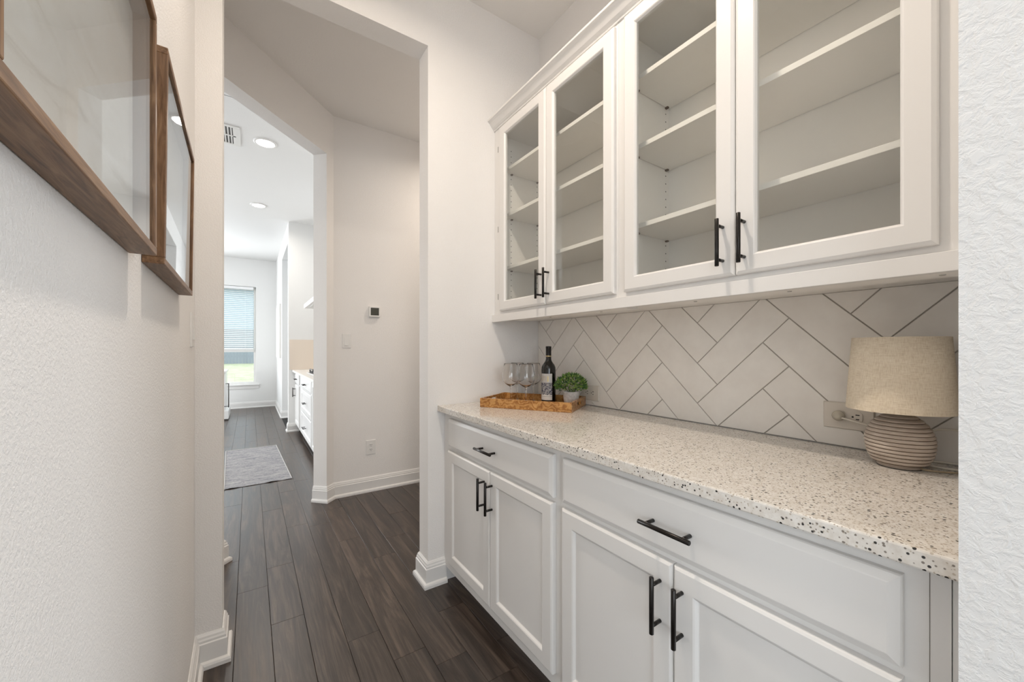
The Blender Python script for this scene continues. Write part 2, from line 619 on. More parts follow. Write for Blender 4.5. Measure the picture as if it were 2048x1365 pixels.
for k in range(-6, 14):
    x0 = -0.052 + PW * k
    x1 = x0 + PW
    ya, yb = -0.6, 9.66
    if k >= 4:
        yb = 6.5 if k <= 5 else 3.40
    if k <= -2:
        ya = 2.75
    if k >= 7:
        ya = 1.99 if k > 7 else -0.6
    cuts = [j for j in JOINTS.get(k, []) if ya + 0.2 < j < yb - 0.2]
    y = (max(cuts) if cuts else ya) + random.uniform(0.5, 1.1)
    while y < yb - 0.35:
        cuts.append(y)
        y += random.uniform(0.6, 1.25)
    if JOINTS.get(k) and min(JOINTS[k]) - ya > 1.1:
        cuts.append(min(JOINTS[k]) - random.uniform(0.7, 1.0))
    ys = [ya] + sorted(cuts) + [yb]
    for q in range(len(ys) - 1):
        plank(x0, x1, ys[q], ys[q + 1])
# rest of the floor outside the view: one flat sheet in the same wood
rest = MB()
rest.box(-5.2, -0.052 - PW * 6, 2.6, 9.7, -0.004, -0.0005).box(-2.6, 3.0, -4.5, -0.6, -0.004, -0.0005).box(1.74, 3.0, 1.99, 3.42, -0.004, -0.0005).box(0.588, 2.2, 6.5, 8.2, -0.004, -0.0005)
o = obj('floor_covering', rest, 'floor_wood', fl)
o['kind'] = 'stuff'

# ------------------------------------------------------------------ walls of the pantry
ca, sa = math.cos(A), math.sin(A)
def lw(s, k):                       # along the left wall from its far corner, k out of the wall
    return (XL + s * sa + k * ca, YE - s * ca + k * sa)
mb = MB()
wall_poly(mb, [lw(-0.002, 0), lw(1.95, 0), lw(1.95, -0.12), lw(-0.002, -0.12)], 0, ZC)
struct('wall_left', mb, 'wall_paint', 'warm white textured wall on the left carrying the two framed pictures')
mb = MB().box(XW + 0.004, XW + 0.12, -0.03, YE + TW, 0, ZC)
struct('wall_right', mb, 'wall_paint', 'white wall behind the glass cabinets and the tiles')
mb = MB().box(XL - 0.12, XLJ, YE, YE + TW, 0, ZC).box(XJ, 2.72, YE, YE + TW, 0, ZC).box(XLJ, XJ, YE, YE + TW, ZH, ZC)
struct('wall_end', mb, 'wall_paint', 'white end wall of the pantry with the tall cased opening')
mb = MB().box(XJ, 2.9, YN - TW, YN, 0, ZC).box(-2.5, XL + 0.035 - 0.001, YN - TW - 0.001, YN - 0.06, 0, ZC).box(XL + 0.03, XJ, YN - TW, YN, ZH, ZC)
struct('wall_near', mb, 'wall_paint_coarse_dimmed', 'textured white wall end at the right edge of the picture')
# hall beyond the opening
mb = MB().box(XC, 2.72, YA, YA + 0.117, 0, ZC)
wall_poly(mb, [(XC, YA), (0.5005, 3.3537), (0.5005 - 0.083, 3.3537 + 0.083), (XC - 0.083, YA + 0.117), (XC, YA + 0.117)], 0, ZC)
J2 = (-0.122, 2.7312)
wall_poly(mb, [J2, (-0.19, 2.6632), (-0.19 - 0.083, 2.6632 + 0.083), (J2[0] - 0.083, J2[1] + 0.083)], 0, ZC)
wall_poly(mb, [(0.5005, 3.3537), J2, (J2[0] - 0.083, J2[1] + 0.083), (0.5005 - 0.083, 3.3537 + 0.083)], ZH, ZC)
struct('wall_hall', mb, 'wall_paint', 'white hall wall with the thermostat and an angled opening to the kitchen')
mb = MB().box(-0.31, -0.19, YE + TW, 2.6632, 0, ZC).box(2.60, 2.72, YE + TW, YA, 0, ZC)
struct('wall_hall_side', mb, 'wall_paint', 'white side walls closing the hall beyond the opening')
mb = MB().box(-2.6, 3.0, -4.6, YA + 0.12, ZC, ZC + 0.1)
struct('ceiling', mb, 'ceiling_paint', 'plain ceiling over the pantry and the hall', 'ceiling')
# dining room behind the camera (seen only in reflections, openings cut for its area lights)
mb = MB()
for xa, yc in ((-2.5, -2.2), (2.8, -2.5)):
    mb.box(xa, xa + 0.1, -4.5, yc - 1.05, 0, ZC).box(xa, xa + 0.1, yc + 1.05, YN - TW, 0, ZC)
    mb.box(xa, xa + 0.1, yc - 1.05, yc + 1.05, 0, 0.6).box(xa, xa + 0.1, yc - 1.05, yc + 1.05, 2.6, ZC)
mb.box(-2.5, -2.25, -4.5, -4.4, 0, ZC).box(-0.25, 2.9, -4.5, -4.4, 0, ZC).box(-2.25, -0.25, -4.5, -4.4, 0, 0.6).box(-2.25, -0.25, -4.5, -4.4, 2.6, ZC)
struct('wall_dining', mb, 'wall_paint', 'white walls of the room behind the viewer')

# ------------------------------------------------------------------ kitchen shell
mb = MB()
mb.box(-5.1, -0.84, YK, YK + 0.14, 0, ZK).box(0.105, 3.0, YK, YK + 0.14, 0, ZK).box(-0.84, 0.105, YK, YK + 0.14, 0, 0.485).box(-0.84, 0.105, YK, YK + 0.14, 2.50, ZK)
struct('wall_kitchen_far', mb, 'kitchen_paint', 'bright white far wall of the kitchen around the window')
mb = MB()
mb.box(XK, XK + 0.12, 7.90, YK, 0, ZK).box(XK, XK + 0.12, 6.64, 7.90, 2.7786, ZK).box(XK, 1.40, 6.52, 6.64, 0, ZK)
mb.box(1.17, 1.30, YA + 0.117, 6.52, 0, ZK)
struct('wall_kitchen_right', mb, 'kitchen_paint', 'white kitchen wall on the right with a doorway and the cooktop recess')
mb = MB().box(2.0, 2.1, 6.64, YK, 0, ZK)
struct('wall_passage', mb, 'kitchen_paint', 'white wall of the passage behind the kitchen doorway')
mb = MB().box(-5.1, -5.0, 2.6, 9.8, 0, ZK).box(-5.1, -0.31, 2.5, 2.66, 0, ZC)
struct('wall_kitchen_left', mb, 'kitchen_paint', 'white kitchen wall on the far left')
mb = MB().box(-5.1, 3.0, YA + 0.121, 9.82, ZK, ZK + 0.1).box(-5.1, -0.28, 2.5, YA + 0.121, ZK, ZK + 0.1)
wall_poly(mb, [(-0.28, 2.75), (0.47, 3.50), (0.47, 3.54), (-0.28, 3.54)], ZK, ZK + 0.02)
struct('ceiling_kitchen', mb, 'kitchen_paint', 'white kitchen ceiling with recessed lights', 'ceiling')


# ------------------------------------------------------------------ baseboards
PROF = [(0, 0), (0.028, 0), (0.028, 0.013), (0.0245, 0.021), (0.016, 0.026), (0.016, 0.091), (0.0125, 0.0945), (0.0125, 0.103), (0.0095, 0.109), (0.0085, 0.116), (0.0045, 0.122), (0.003, 0.1246), (0, 0.1246)]
def baseboard(name, path, label, sgn=1, prof=PROF):
    """profile swept along a plan path, mitred; the wall is on the left for sgn=1"""
    mb = MB()
    pts = [Vector(p) for p in path]
    rr_ = []
    for i, p in enumerate(pts):
        d1 = (p - pts[i - 1]).normalized() if i > 0 else (pts[1] - p).normalized()
        d2 = (pts[i + 1] - p).normalized() if i < len(pts) - 1 else d1
        n1 = Vector((d1.y, -d1.x)) * sgn
        n2 = Vector((d2.y, -d2.x)) * sgn
        bb = n1 + n2
        bb = bb / bb.dot(n1)
        rr_.append([(p.x + bb.x * o_, p.y + bb.y * o_, z) for o_, z in prof])
    mb.rings(rr_, True, True, True)
    return struct(name, mb, 'trim_white', label, 'baseboard')


baseboard('baseboard_left', [lw(1.9, 0), (XL, YE), (XLJ, YE), (XLJ, YE + TW), (-0.19, YE + TW), (-0.19, 2.6632), J2, (J2[0] - 0.083, J2[1] + 0.083)], 'white baseboard along the left wall turning at the opening', 1)
baseboard('baseboard_end', [(0.845, YE), (XJ, YE), (XJ, YE + TW), (2.60, YE + TW)], 'white baseboard wrapping the jamb beside the base cabinets', -1)
baseboard('baseboard_hall', [(0.4175, 3.4367), (0.5005, 3.3537), (XC, YA), (2.60, YA)], 'white baseboard under the thermostat wall in the hall', 1)
baseboard('baseboard_kitchen_far', [(-4.9, YK), (XK, YK), (XK, 7.90), (XK + 0.12, 7.90)], 'white baseboard below the kitchen window', 1)
baseboard('baseboard_kitchen_right', [(XK + 0.12, 6.64), (XK, 6.64), (XK, 6.52), (0.60, 6.52)], 'white baseboard around the wall end by the kitchen cabinets', 1)


# ------------------------------------------------------------------ cabinet pieces
def loft_rect(loops, last_fill=True, back=True):
    """loops: (inset, depth) rings of a rectangle y0..y1 x z0..z1 facing -X; returns builder func"""
    def build(x, y0, y1, z0, z1):
        mb = MB()
        rr_ = []
        for ins, dep in loops:
            rr_.append([(x + dep, y0 + ins, z0 + ins), (x + dep, y1 - ins, z0 + ins), (x + dep, y1 - ins, z1 - ins), (x + dep, y0 + ins, z1 - ins)])
        mb.rings(rr_, True, back, last_fill)
        return mb
    return build


def panel_door(x, y0, y1, z0, z1, rail=0.051, th=0.019):
    return loft_rect([(0, th), (0, 0.007), (0.002, 0.003), (0.007, 0), (rail - 0.002, 0), (rail + 0.002, 0.002), (rail + 0.007, 0.008), (rail + 0.009, 0.009)])(x, y0, y1, z0, z1)


def glass_frame(x, y0, y1, z0, z1, rail=0.051, th=0.019):
    mb = loft_rect([(rail + 0.004, th), (0, th), (0, 0.007), (0.002, 0.004), (0.009, 0), (rail - 0.003, 0), (rail, 0.002), (rail + 0.004, 0.008), (rail + 0.004, th)], False, False)(x, y0, y1, z0, z1)
    return mb


def slab_front(x, y0, y1, z0, z1, th=0.019):
    return loft_rect([(0, th), (0, 0.009), (0.002, 0.006), (0.014, 0.0005), (0.016, 0)])(x, y0, y1, z0, z1)


def pull_mesh(name, axis, L=0.135, span=0.0965, stand=0.033, r=0.0056):
    mb = MB()
    e = Vector((0, 0, 1)) if axis == 'z' else Vector((0, 1, 0))
    c = Vector((-stand, 0, 0))
    pts = [c - e * (L / 2), c - e * (L / 2 - 0.001), c + e * (L / 2 - 0.001), c + e * (L / 2)]
    mb.tube(pts, [r * 0.8, r, r, r * 0.8], 14)
    for s in (-1, 1):
        mb.tube([Vector((0.0, 0, 0)) + e * (s * span / 2), c + e * (s * span / 2)], r * 0.82, 12)
    me = mb.mesh(name)
    me.materials.append(M['pull_black'])
    return me


PULL_V = pull_mesh('bar_pull_upright', 'z')
PULL_H = pull_mesh('bar_pull_level', 'y')


def pull(parent, x, y, z, me):
    b0 = BASE[parent.name]
    return obj('bar_pull', None, None, parent, me=me, loc=(x - b0.x, y - b0.y, z - b0.z))


# ------------------------------------------------------------------ base cabinets
XD = 0.820                          # door fronts
XF = XD + 0.0195                    # face frame
def base_cabinet(y0, y1, fy0, fy1, mid, label, pulls):
    t = thing('base_cabinet', label, 'cabinet', (XF, (y0 + y1) / 2, 0), group=None)
    obj('carcass', MB().box(XF + 0.02, 1.452, y0, y1, 0.083, 0.8835), 'cabinet_white', t)
    a, b_ = fy0 + 0.02, fy1 - 0.02      # face frame: stiles, then rails between them
    mb = MB().box(XF, XF + 0.0195, y0 + 0.0002, a, 0.083, 0.8835).box(XF, XF + 0.0195, b_, y1 - 0.0002, 0.083, 0.8835)
    for z0, z1 in ((0.083, 0.146), (0.69, 0.725), (0.84, 0.8835)):
        mb.box(XF, XF + 0.0195, a, b_, z0, z1)
    obj('face_frame', mb, 'cabinet_white', t)
    obj('toe_kick', MB().box(XF + 0.07, 1.45, y0, y1, 0.0, 0.083), 'cabinet_white', t)
    d = obj('drawer', slab_front(XD, fy0, fy1, 0.713, 0.856), 'cabinet_white', t)
    pull(d, XD, (fy0 + fy1) / 2, 0.7825, PULL_H)
    for (a, b_, py) in ((mid + 0.0015, fy1, pulls[0]), (fy0, mid - 0.0015, pulls[1])):
        dd = obj('door', panel_door(XD, a, b_, 0.131, 0.697), 'cabinet_white', t)
        pull(dd, XD, py, 0.596, PULL_V)
    return t


tA = base_cabinet(0.9615, 1.874, 0.985, 1.797, 1.3845, 'white base cabinet under the tray, the far one of the two below the counter', (1.426, 1.363))
tB = base_cabinet(0.111, 0.9615, 0.160, 0.939, 0.546, 'wider-looking white base cabinet under the lamp, the near one below the counter', (0.5785, 0.521))
obj('seam', MB().box(XF - 0.0004, XF + 0.01, 0.1324, 0.1332, 0.083, 0.8835), 'seam_shadow', tB)
t = thing('filler_strip', 'narrow white filler strip between the near base cabinet and the wall end', 'filler strip', (XF, 0.103, 0))
obj('strip', MB().box(XF + 0.0015, XF + 0.02, YN, 0.1105, 0.083, 0.8835, 0.001), 'cabinet_white', t)

ct = MB().box(0.799, XW - 0.006, YN + 0.0005, YE - 0.0005, 0.884, 0.914, 0.0035)
tag(obj('countertop', ct, 'quartz'), 'long speckled cream quartz worktop over the two base cabinets', 'countertop')

# ------------------------------------------------------------------ backsplash of herringbone tiles
bs = tag(obj('backsplash', MB().box(XW + 0.0005, XW + 0.0035, YN, YE, 0.914, 1.374), 'grout'), 'glossy off-white herringbone tile backsplash above the worktop', 'backsplash')
bs['kind'] = 'thing'
TL, TWD = 0.3320, 0.1113
def clip(poly, f):
    out = []
    for i in range(len(poly)):
        p, q = poly[i], poly[(i + 1) % len(poly)]
        fp, fq = f(p), f(q)
        if fp >= 0:
            out.append(p)
        if (fp >= 0) != (fq >= 0):
            s = fp / (fp - fq)
            out.append((p[0] + (q[0] - p[0]) * s, p[1] + (q[1] - p[1]) * s))
    return out
def area2(p):
    return sum(p[i][0] * p[(i + 1) % len(p)][1] - p[(i + 1) % len(p)][0] * p[i][1] for i in range(len(p))) / 2
r2 = math.sqrt(0.5)
G = 0.0014
tile_n = 0
for c_ in range(-3, 5):
    for r_ in range(-6, 8):
        for kind in (0, 1):
            if kind == 0:      # rises to the right in view (towards -Y)
                o0 = Vector((1.329 - c_ * TL * 2 * r2, 1.1485 + r_ * TWD * 2 * r2))
                u, v_ = Vector((-r2, r2)), Vector((-r2, -r2))
            else:              # falls to the right in view
                o0 = Vector((1.329 - TL * r2 - c_ * TL * 2 * r2, 1.1485 + TL * r2 + r_ * TWD * 2 * r2))
                u, v_ = Vector((-r2, -r2)), Vector((-r2, r2))
                o0 = o0 - Vector((0, TWD * 2 * r2))
            p = [o0 + u * G + v_ * G, o0 + u * (TL - G) + v_ * G, o0 + u * (TL - G) + v_ * (TWD - G), o0 + u * G + v_ * (TWD - G)]
            p = [(a.x, a.y) for a in p]
            for f_ in (lambda q: q[0] - (YN + 0.001), lambda q: (YE - 0.001) - q[0], lambda q: q[1] - 0.9165, lambda q: 1.3725 - q[1]):
                p = clip(p, f_)
                if len(p) < 3:
                    break
            if len(p) < 3 or abs(area2(p)) < 2e-5:
                continue
            if area2(p) < 0:
                p = p[::-1]
            q_ = []
            for a in p:
                if not q_ or (Vector(a) - Vector(q_[-1])).length > 1e-4:
                    q_.append(a)
            if (Vector(q_[0]) - Vector(q_[-1])).length < 1e-4:
                q_.pop()
            if len(q_) < 3:
                continue
            tx = random.uniform(-0.0003, 0.0003)
            obj('tile', MB().poly_prism(q_, lambda a, d: (d, a[0], a[1]), XW + 0.002, XW - 0.003 + tx, 0.0007), 'tile_glaze', bs)
            tile_n += 1

# ------------------------------------------------------------------ wall cabinets with glass doors
XU = 1.1267
XUF = XU + 0.0195
SH_Z = (1.6505, 1.9435, 2.2005)
def wall_cabinet(y0, y1, fy0, fy1, mid, label, pulls):
    t = thing('wall_cabinet', label, 'cabinet', (XW, (y0 + y1) / 2, 1.373))
    i0, i1 = y0 + 0.014, y1 - 0.014
    if y0 > 0.5:
        i0, i1 = 0.9925, 1.846
    else:
        i0, i1 = 0.122, 0.978
    XB = 1.4455
    mb = MB()
    mb.box(XUF + 0.018, 1.4555, y0, i0, 1.373, 2.43).box(XUF + 0.018, 1.4555, i1, y1, 1.373, 2.43)
    mb.box(XB, 1.4555, i0, i1, 1.373, 2.43)
    mb.box(XUF + 0.018, XB, i0, i1, 1.373, 1.402).box(XUF + 0.018, XB, i0, i1, 2.405, 2.43)
    obj('carcass', mb, 'cabinet_inside', t)
    mb = MB()
    mb.box(XUF, XUF + 0.019, y0, fy0 + 0.012, 1.373, 2.43).box(XUF, XUF + 0.019, fy1 - 0.012, y1, 1.373, 2.43)
    mb.box(XUF, XUF + 0.019, fy0 + 0.012, fy1 - 0.012, 1.373, 1.424).box(XUF, XUF + 0.019, fy0 + 0.012, fy1 - 0.012, 2.40, 2.43)
    obj('face_frame', mb, 'cabinet_white', t)
    for z in SH_Z:
        s = obj('shelf', MB().box(1.192, XB - 0.002, i0 + 0.002, i1 - 0.002, z, z + 0.017, 0.001), 'cabinet_inside', t)
        for xx in (1.238, 1.424):
            for yy, sg in ((i0, 1), (i1, -1)):
                obj('shelf_clip', MB().box(xx - 0.005, xx + 0.005, min(yy, yy + sg * 0.012), max(yy, yy + sg * 0.012), z - 0.006, z), 'bronze_clip', s)
    hm = MB()
    for yy, sg in ((i0, 1), (i1, -1)):
        for xx in (1.238, 1.424):
            zz = 1.47
            while zz < 2.36:
                hm.box(xx - 0.0022, xx + 0.0022, min(yy, yy + sg * 0.0004), max(yy, yy + sg * 0.0004), zz - 0.0022, zz + 0.0022)
                zz += 0.032
    ho = obj('pin_holes', hm, 'slot_dark', t)
    ho['kind'] = 'stuff'
    for n_, (a, b_, py) in enumerate(((mid + 0.0012, fy1, pulls[0]), (fy0, mid - 0.0012, pulls[1]))):
        d = obj('door', glass_frame(XU, a, b_, 1.411, 2.414), 'cabinet_white', t)
        obj('glass_pane', MB().box(XU + 0.009, XU + 0.0125, a + 0.05, b_ - 0.05, 1.461, 2.364), 'pane_glass', d)
        pull(d, XU, py, 1.5045, PULL_V)
        if n_ == 0 and y0 > 0.5:
            for hz in (1.495, 1.87, 2.315):
                obj('hinge', MB().box(XU + 0.019, XU + 0.058, i1 - 0.012, i1 - 0.001, hz - 0.017, hz + 0.017, 0.002), 'screw_steel', d)
    return t


wall_cabinet(0.9853, 1.874, 0.996, 1.801, 1.4005, 'white glass-door wall cabinet with empty shelves above the wine tray', (1.4302, 1.374))
wall_cabinet(YN + 0.001, 0.9847, 0.1675, 0.950, 0.5568, 'white glass-door wall cabinet with empty shelves above the table lamp', (0.5885, 0.530))

# crown and light rail run over both cabinets
CP = [(1.146, 2.4285), (1.1405, 2.4285), (1.1385, 2.4345), (1.1335, 2.4375), (1.1265, 2.444), (1.1195, 2.4535), (1.1115, 2.4645), (1.1045, 2.4705), (1.0995, 2.4725), (1.0985, 2.4745), (1.0985, 2.4815), (1.146, 2.4815)]
mb = MB().rings([[(x, y, z) for x, z in CP] for y in (YN + 0.001, YE - 0.001)], True, True, True)
mb.box(1.146, 1.455, YN + 0.001, YE - 0.001, 2.4755, 2.4812)
struct('trim_1', mb, 'cabinet_white', 'white crown moulding along the top of the wall cabinets', 'moulding')
mb = MB().box(XU, XU + 0.019, YN + 0.001, YE - 0.001, 1.3545, 1.394, 0.0012)
lr = struct('trim_2', mb, 'cabinet_white', 'white light rail along the bottom of the wall cabinets', 'moulding')
for a, b_ in ((YN + 0.001, 0.80), (0.965, 1.70)):
    obj('nailer', MB().box(XU + 0.0195, 1.2275, a, b_, 1.3552, 1.3722), 'cabinet_inside', lr)
for yy in (0.168, 0.44, 0.70, 1.10, 1.42):
    obj('screw', MB().lathe([(0.0005, 1.3528), (0.0045, 1.3532), (0.0055, 1.3552), (0.0055, 1.356)], 1.175, yy, 12, True, True), 'screw_steel', lr)


# ------------------------------------------------------------------ outlets and switches
def plate_local(w_, h_, d=0.006):
    """plate in local x (wide) z (tall), facing -y"""
    mb = MB()
    rr_ = []
    for ins, dep in ((0, 0), (0, -d * 0.5), (0.0025, -d)):
        rr_.append([(-w_ / 2 + ins, dep, -h_ / 2 + ins), (w_ / 2 - ins, dep, -h_ / 2 + ins), (w_ / 2 - ins, dep, h_ / 2 - ins), (-w_ / 2 + ins, dep, h_ / 2 - ins)])
    return mb.rings(rr_, True, True, True)


def lbox(x0, x1, y0, y1, z0, z1, turn):
    if turn:
        return (min(z0, z1), max(z0, z1), y0, y1, min(-x0, -x1), max(-x0, -x1))
    return (x0, x1, y0, y1, z0, z1)


def duplex(label, loc, rz, m, turn=False, group=None):
    t = thing('wall_outlet', label, 'outlet', loc, (0, 0, rz), group)
    w_, h_ = (0.118, 0.078) if turn else (0.078, 0.122)
    obj('cover_plate', plate_local(w_, h_), m, t, world=False)
    for s in (-1, 1):
        cx, cz = (s * 0.0195, 0) if turn else (0, s * 0.0195)
        n_ = 20
        ring = []
        for j in range(n_):
            a = 2 * PI * j / n_
            px, pz = 0.0165 * math.cos(a), 0.0165 * math.sin(a)
            if turn:
                px = max(-0.0142, min(0.0142, px))
            else:
                pz = max(-0.0142, min(0.0142, pz))
            ring.append((cx + px, cz + pz))
        mb = MB().rings([[(x, -0.006, z) for x, z in ring], [(x, -0.0082, z) for x, z in ring]], True, False, True)
        f = obj('socket_face', mb, m, t, world=False)
        for (ax, aw, az, ah) in ((-0.0062, 0.0014, 0.003, 0.0045), (0.0062, 0.0014, 0.003, 0.0038)):
            b4 = lbox(ax - aw, ax + aw, -0.0086, -0.0081, az - ah, az + ah, turn)
            obj('slot', MB().box(b4[0] + cx, b4[1] + cx, b4[2], b4[3], b4[4] + cz, b4[5] + cz), 'slot_dark', f, world=False)
        b4 = lbox(-0.0022, 0.0022, -0.0086, -0.0081, -0.0100, -0.0058, turn)
        obj('ground_hole', MB().box(b4[0] + cx, b4[1] + cx, b4[2], b4[3], b4[4] + cz, b4[5] + cz), 'slot_dark', f, world=False)
    return t


duplex('white duplex outlet low on the hall wall below the thermostat', (0.852, YA, 0.372), 0, 'plastic_white')
duplex('cream sideways outlet plate on the tiles behind the plant', (XW - 0.0032, 1.433, 0.980), -PI / 2, 'plastic_cream', True)
OUT2 = duplex('cream sideways outlet plate with a clear plug beside the lamp', (XW - 0.0032, 0.3945, 1.0065), -PI / 2, 'plastic_cream', True)

t = thing('light_switch', 'white paddle light switch on the hall wall left of the thermostat', 'light switch', (0.659, YA, 1.272))
obj('cover_plate', plate_local(0.068, 0.116), 'plastic_white', t, world=False)
obj('paddle', MB().rings([[(-0.016, -0.006, -0.036), (0.016, -0.006, -0.036), (0.016, -0.006, 0.036), (-0.016, -0.006, 0.036)], [(-0.016, -0.0105, -0.036), (0.016, -0.0105, -0.036), (0.016, -0.0068, 0.036), (-0.016, -0.0068, 0.036)]], True, False, True), 'plastic_white', t, world=False)
p0 = lw(0.14, 0)
t = thing('light_switch', 'white paddle light switch seen edge-on on the left wall below the far picture', 'light switch', (p0[0], p0[1], 1.270), (0, 0, PI / 2 + A))
obj('cover_plate', plate_local(0.072, 0.118), 'plastic_white', t, world=False)
obj('paddle', MB().rings([[(-0.016, -0.006, -0.034), (0.016, -0.006, -0.034), (0.016, -0.006, 0.034), (-0.016, -0.006, 0.034)], [(-0.016, -0.012, -0.034), (0.016, -0.012, -0.034), (0.016, -0.007, 0.034), (-0.016, -0.007, 0.034)]], True, False, True), 'plastic_white', t, world=False)

t = thing('thermostat', 'square white thermostat with a dark screen on the hall wall', 'thermostat', (0.879, YA, 1.5225))
obj('case', MB().box(-0.046, 0.046, -0.026, 0.0, -0.0445, 0.0445, 0.004), 'plastic_white', t, world=False)
obj('screen', MB().box(-0.0335, 0.0335, -0.0268, -0.0255, -0.031, 0.033), 'screen_dark', t, world=False)

# ------------------------------------------------------------------ framed pictures on the left wall
def picture(s0, s1, z0, z1, depth, label, tilt=0.0):
    W, H = s1 - s0, z1 - z0
    p = lw((s0 + s1) / 2, 0)
    t = thing('framed_picture', label, 'picture', (p[0], p[1], z0), (0, 0, PI / 2 + A))
    # local x runs along the wall away from the viewer, -y out of the wall, z up
    t.rotation_euler = (Matrix.Rotation(A, 4, 'Z') @ Matrix.Rotation(PI / 2, 4, 'Z') @ Matrix.Rotation(tilt, 4, 'X')).to_euler()
    lip = 0.012
    d = depth
    def bar(x0, x1, za, zb, m_):
        obj('frame_bar', MB().box(x0, x1, -d, -0.0005, za, zb, 0.0012), m_, t, world=False)
    bar(-W / 2, W / 2, 0, lip, 'walnut_long')
    bar(-W / 2, W / 2, H - lip, H, 'walnut_long')
    bar(-W / 2, -W / 2 + lip, lip, H - lip, 'walnut_tall')
    bar(W / 2 - lip, W / 2, lip, H - lip, 'walnut_tall')
    obj('backing', MB().box(-W / 2 + lip, W / 2 - lip, -0.006, -0.003, lip, H - lip), 'mat_board', t, world=False)
    obj('print', MB().box(-W / 2 + lip + 0.004, W / 2 - lip - 0.004, -0.0075, -0.0062, lip + 0.004, H - lip - 0.004), 'abstract_print', t, world=False)
    obj('glass_pane', MB().box(-W / 2 + lip, W / 2 - lip, -d + 0.0035, -d + 0.0055, lip, H - lip), 'picture_glass', t, world=False)
    return t


picture(1.065, 1.556, 1.3475, 1.719, 0.0325, 'walnut-framed abstract print nearest the viewer on the left wall')
picture(0.480, 0.971, 1.3515, 1.733, 0.0305, 'walnut-framed abstract print farther along the left wall, by the opening', 0.011)

# ------------------------------------------------------------------ tray with glasses, bottle, plant
TA = math.atan2(-0.8405, 0.5417)
TX, TY = 0.9547, 1.7038
TLn, TWd, TH = 0.4685, 0.288, 0.0455
tr = thing('serving_tray', 'burl wood serving tray with cut-out handles on the worktop corner', 'tray', (TX, TY, 0.914), (0, 0, TA))
WT = 0.011
obj('tray_floor', MB().box(0.004, TLn - 0.004, 0.004, TWd - 0.004, 0.0003, 0.007), 'burl', tr, world=False)
obj('long_side', MB().box(0, TLn, 0, WT, 0.0003, TH, 0.0008), 'burl', tr, world=False)
obj('long_side', MB().box(0, TLn, TWd - WT, TWd, 0.0003, TH, 0.0008), 'burl', tr, world=False)
for xa, xb in ((0, WT), (TLn - WT, TLn)):
    mb = MB()
    yA, yB = WT, TWd - WT
    h0, h1 = TWd / 2 - 0.035, TWd / 2 + 0.035
    z1, z2 = 0.018, 0.034
    mb.box(xa, xb, yA, h0, 0.0003, TH).box(xa, xb, h1, yB, 0.0003, TH).box(xa, xb, h0, h1, 0.0003, z1).box(xa, xb, h0, h1, z2, TH)
    obj('short_side', mb, 'burl', tr, world=False)
ZT = 0.914 + 0.0072


def revolve_closed(prof, seg=40):
    return MB().lathe(prof, 0, 0, seg, True, True)


def wine_glass(x, y, label, s=1.0):
    t = thing('wine_glass', label, 'wine glass', (x, y, ZT), group='wine glasses on the tray')
    out = [(0.0005, 0.0), (0.032, 0.0), (0.0325, 0.0012), (0.028, 0.0022), (0.010, 0.0045), (0.0050, 0.009), (0.0036, 0.02), (0.0035, 0.07), (0.0042, 0.084), (0.0075, 0.0905), (0.017, 0.096), (0.031, 0.106), (0.0415, 0.119), (0.0455, 0.133), (0.0450, 0.150), (0.0415, 0.171), (0.0375, 0.191), (0.0345, 0.2065), (0.0342, 0.2078)]
    inn = [(0.0336, 0.2070), (0.0367, 0.191), (0.0407, 0.171), (0.0441, 0.150), (0.0446, 0.1335), (0.0406, 0.1202), (0.0302, 0.1075), (0.0165, 0.0985), (0.006, 0.0945), (0.0004, 0.0940)]
    o = obj('glass_body', revolve_closed([(r * s, z * s) for r, z in out + inn]), 'wine_glass', t, world=False)
    return t


GP = [(1.123, 1.679, 'empty wine glass at the left front of the tray'), (1.1477, 1.578, 'empty wine glass at the front of the tray, left of the bottle'),
      (1.214, 1.7506, 'empty wine glass at the back of the tray, partly hidden between the two front glasses'), (1.2628, 1.669, 'empty wine glass at the back of the tray, right beside the bottle')]
for x, y, lb in GP:
    wine_glass(x, y, lb)

bt = thing('wine_bottle', 'dark red wine bottle with a pale pictorial label on the tray', 'bottle', (1.306, 1.594, ZT), (0, 0, 0))
bp_ = [(0.0005, 0.004), (0.02, 0.003), (0.034, 0.0), (0.0372, 0.003), (0.0378, 0.008), (0.0378, 0.175), (0.0365, 0.188), (0.031, 0.201), (0.0225, 0.212), (0.0165, 0.222), (0.0145, 0.232), (0.0142, 0.25)]
obj('bottle_body', MB().lathe(bp_, 0, 0, 40, True, True), 'bottle_glass', bt, world=False)
obj('foil_capsule', MB().lathe([(0.0147, 0.246), (0.0147, 0.285), (0.0153, 0.286), (0.0155, 0.293), (0.0148, 0.2975), (0.0005, 0.298)], 0, 0, 32, False, True), 'foil_black', bt, world=False)
obj('neck_band', MB().lathe([(0.0148, 0.243), (0.0152, 0.2435), (0.0152, 0.248), (0.0148, 0.2485)], 0, 0, 32), 'gold_foil', bt, world=False)
# label facing the viewer, a little to the left
vd = math.atan2(-bt.location.y, -bt.location.x)
la, lb_ = vd - 1.40, vd + 0.52
mb = MB()
cols = 24
R_ = 0.0382
def lp(i, z, R=R_):
    a = la + (lb_ - la) * i / cols
    return (R * math.cos(a), R * math.sin(a), z)
mb.rings([[lp(i, z) for i in range(cols + 1)] for z in (0.018, 0.155)], False, smooth=True)
lab = obj('label', mb, 'wine_label', bt, world=False)
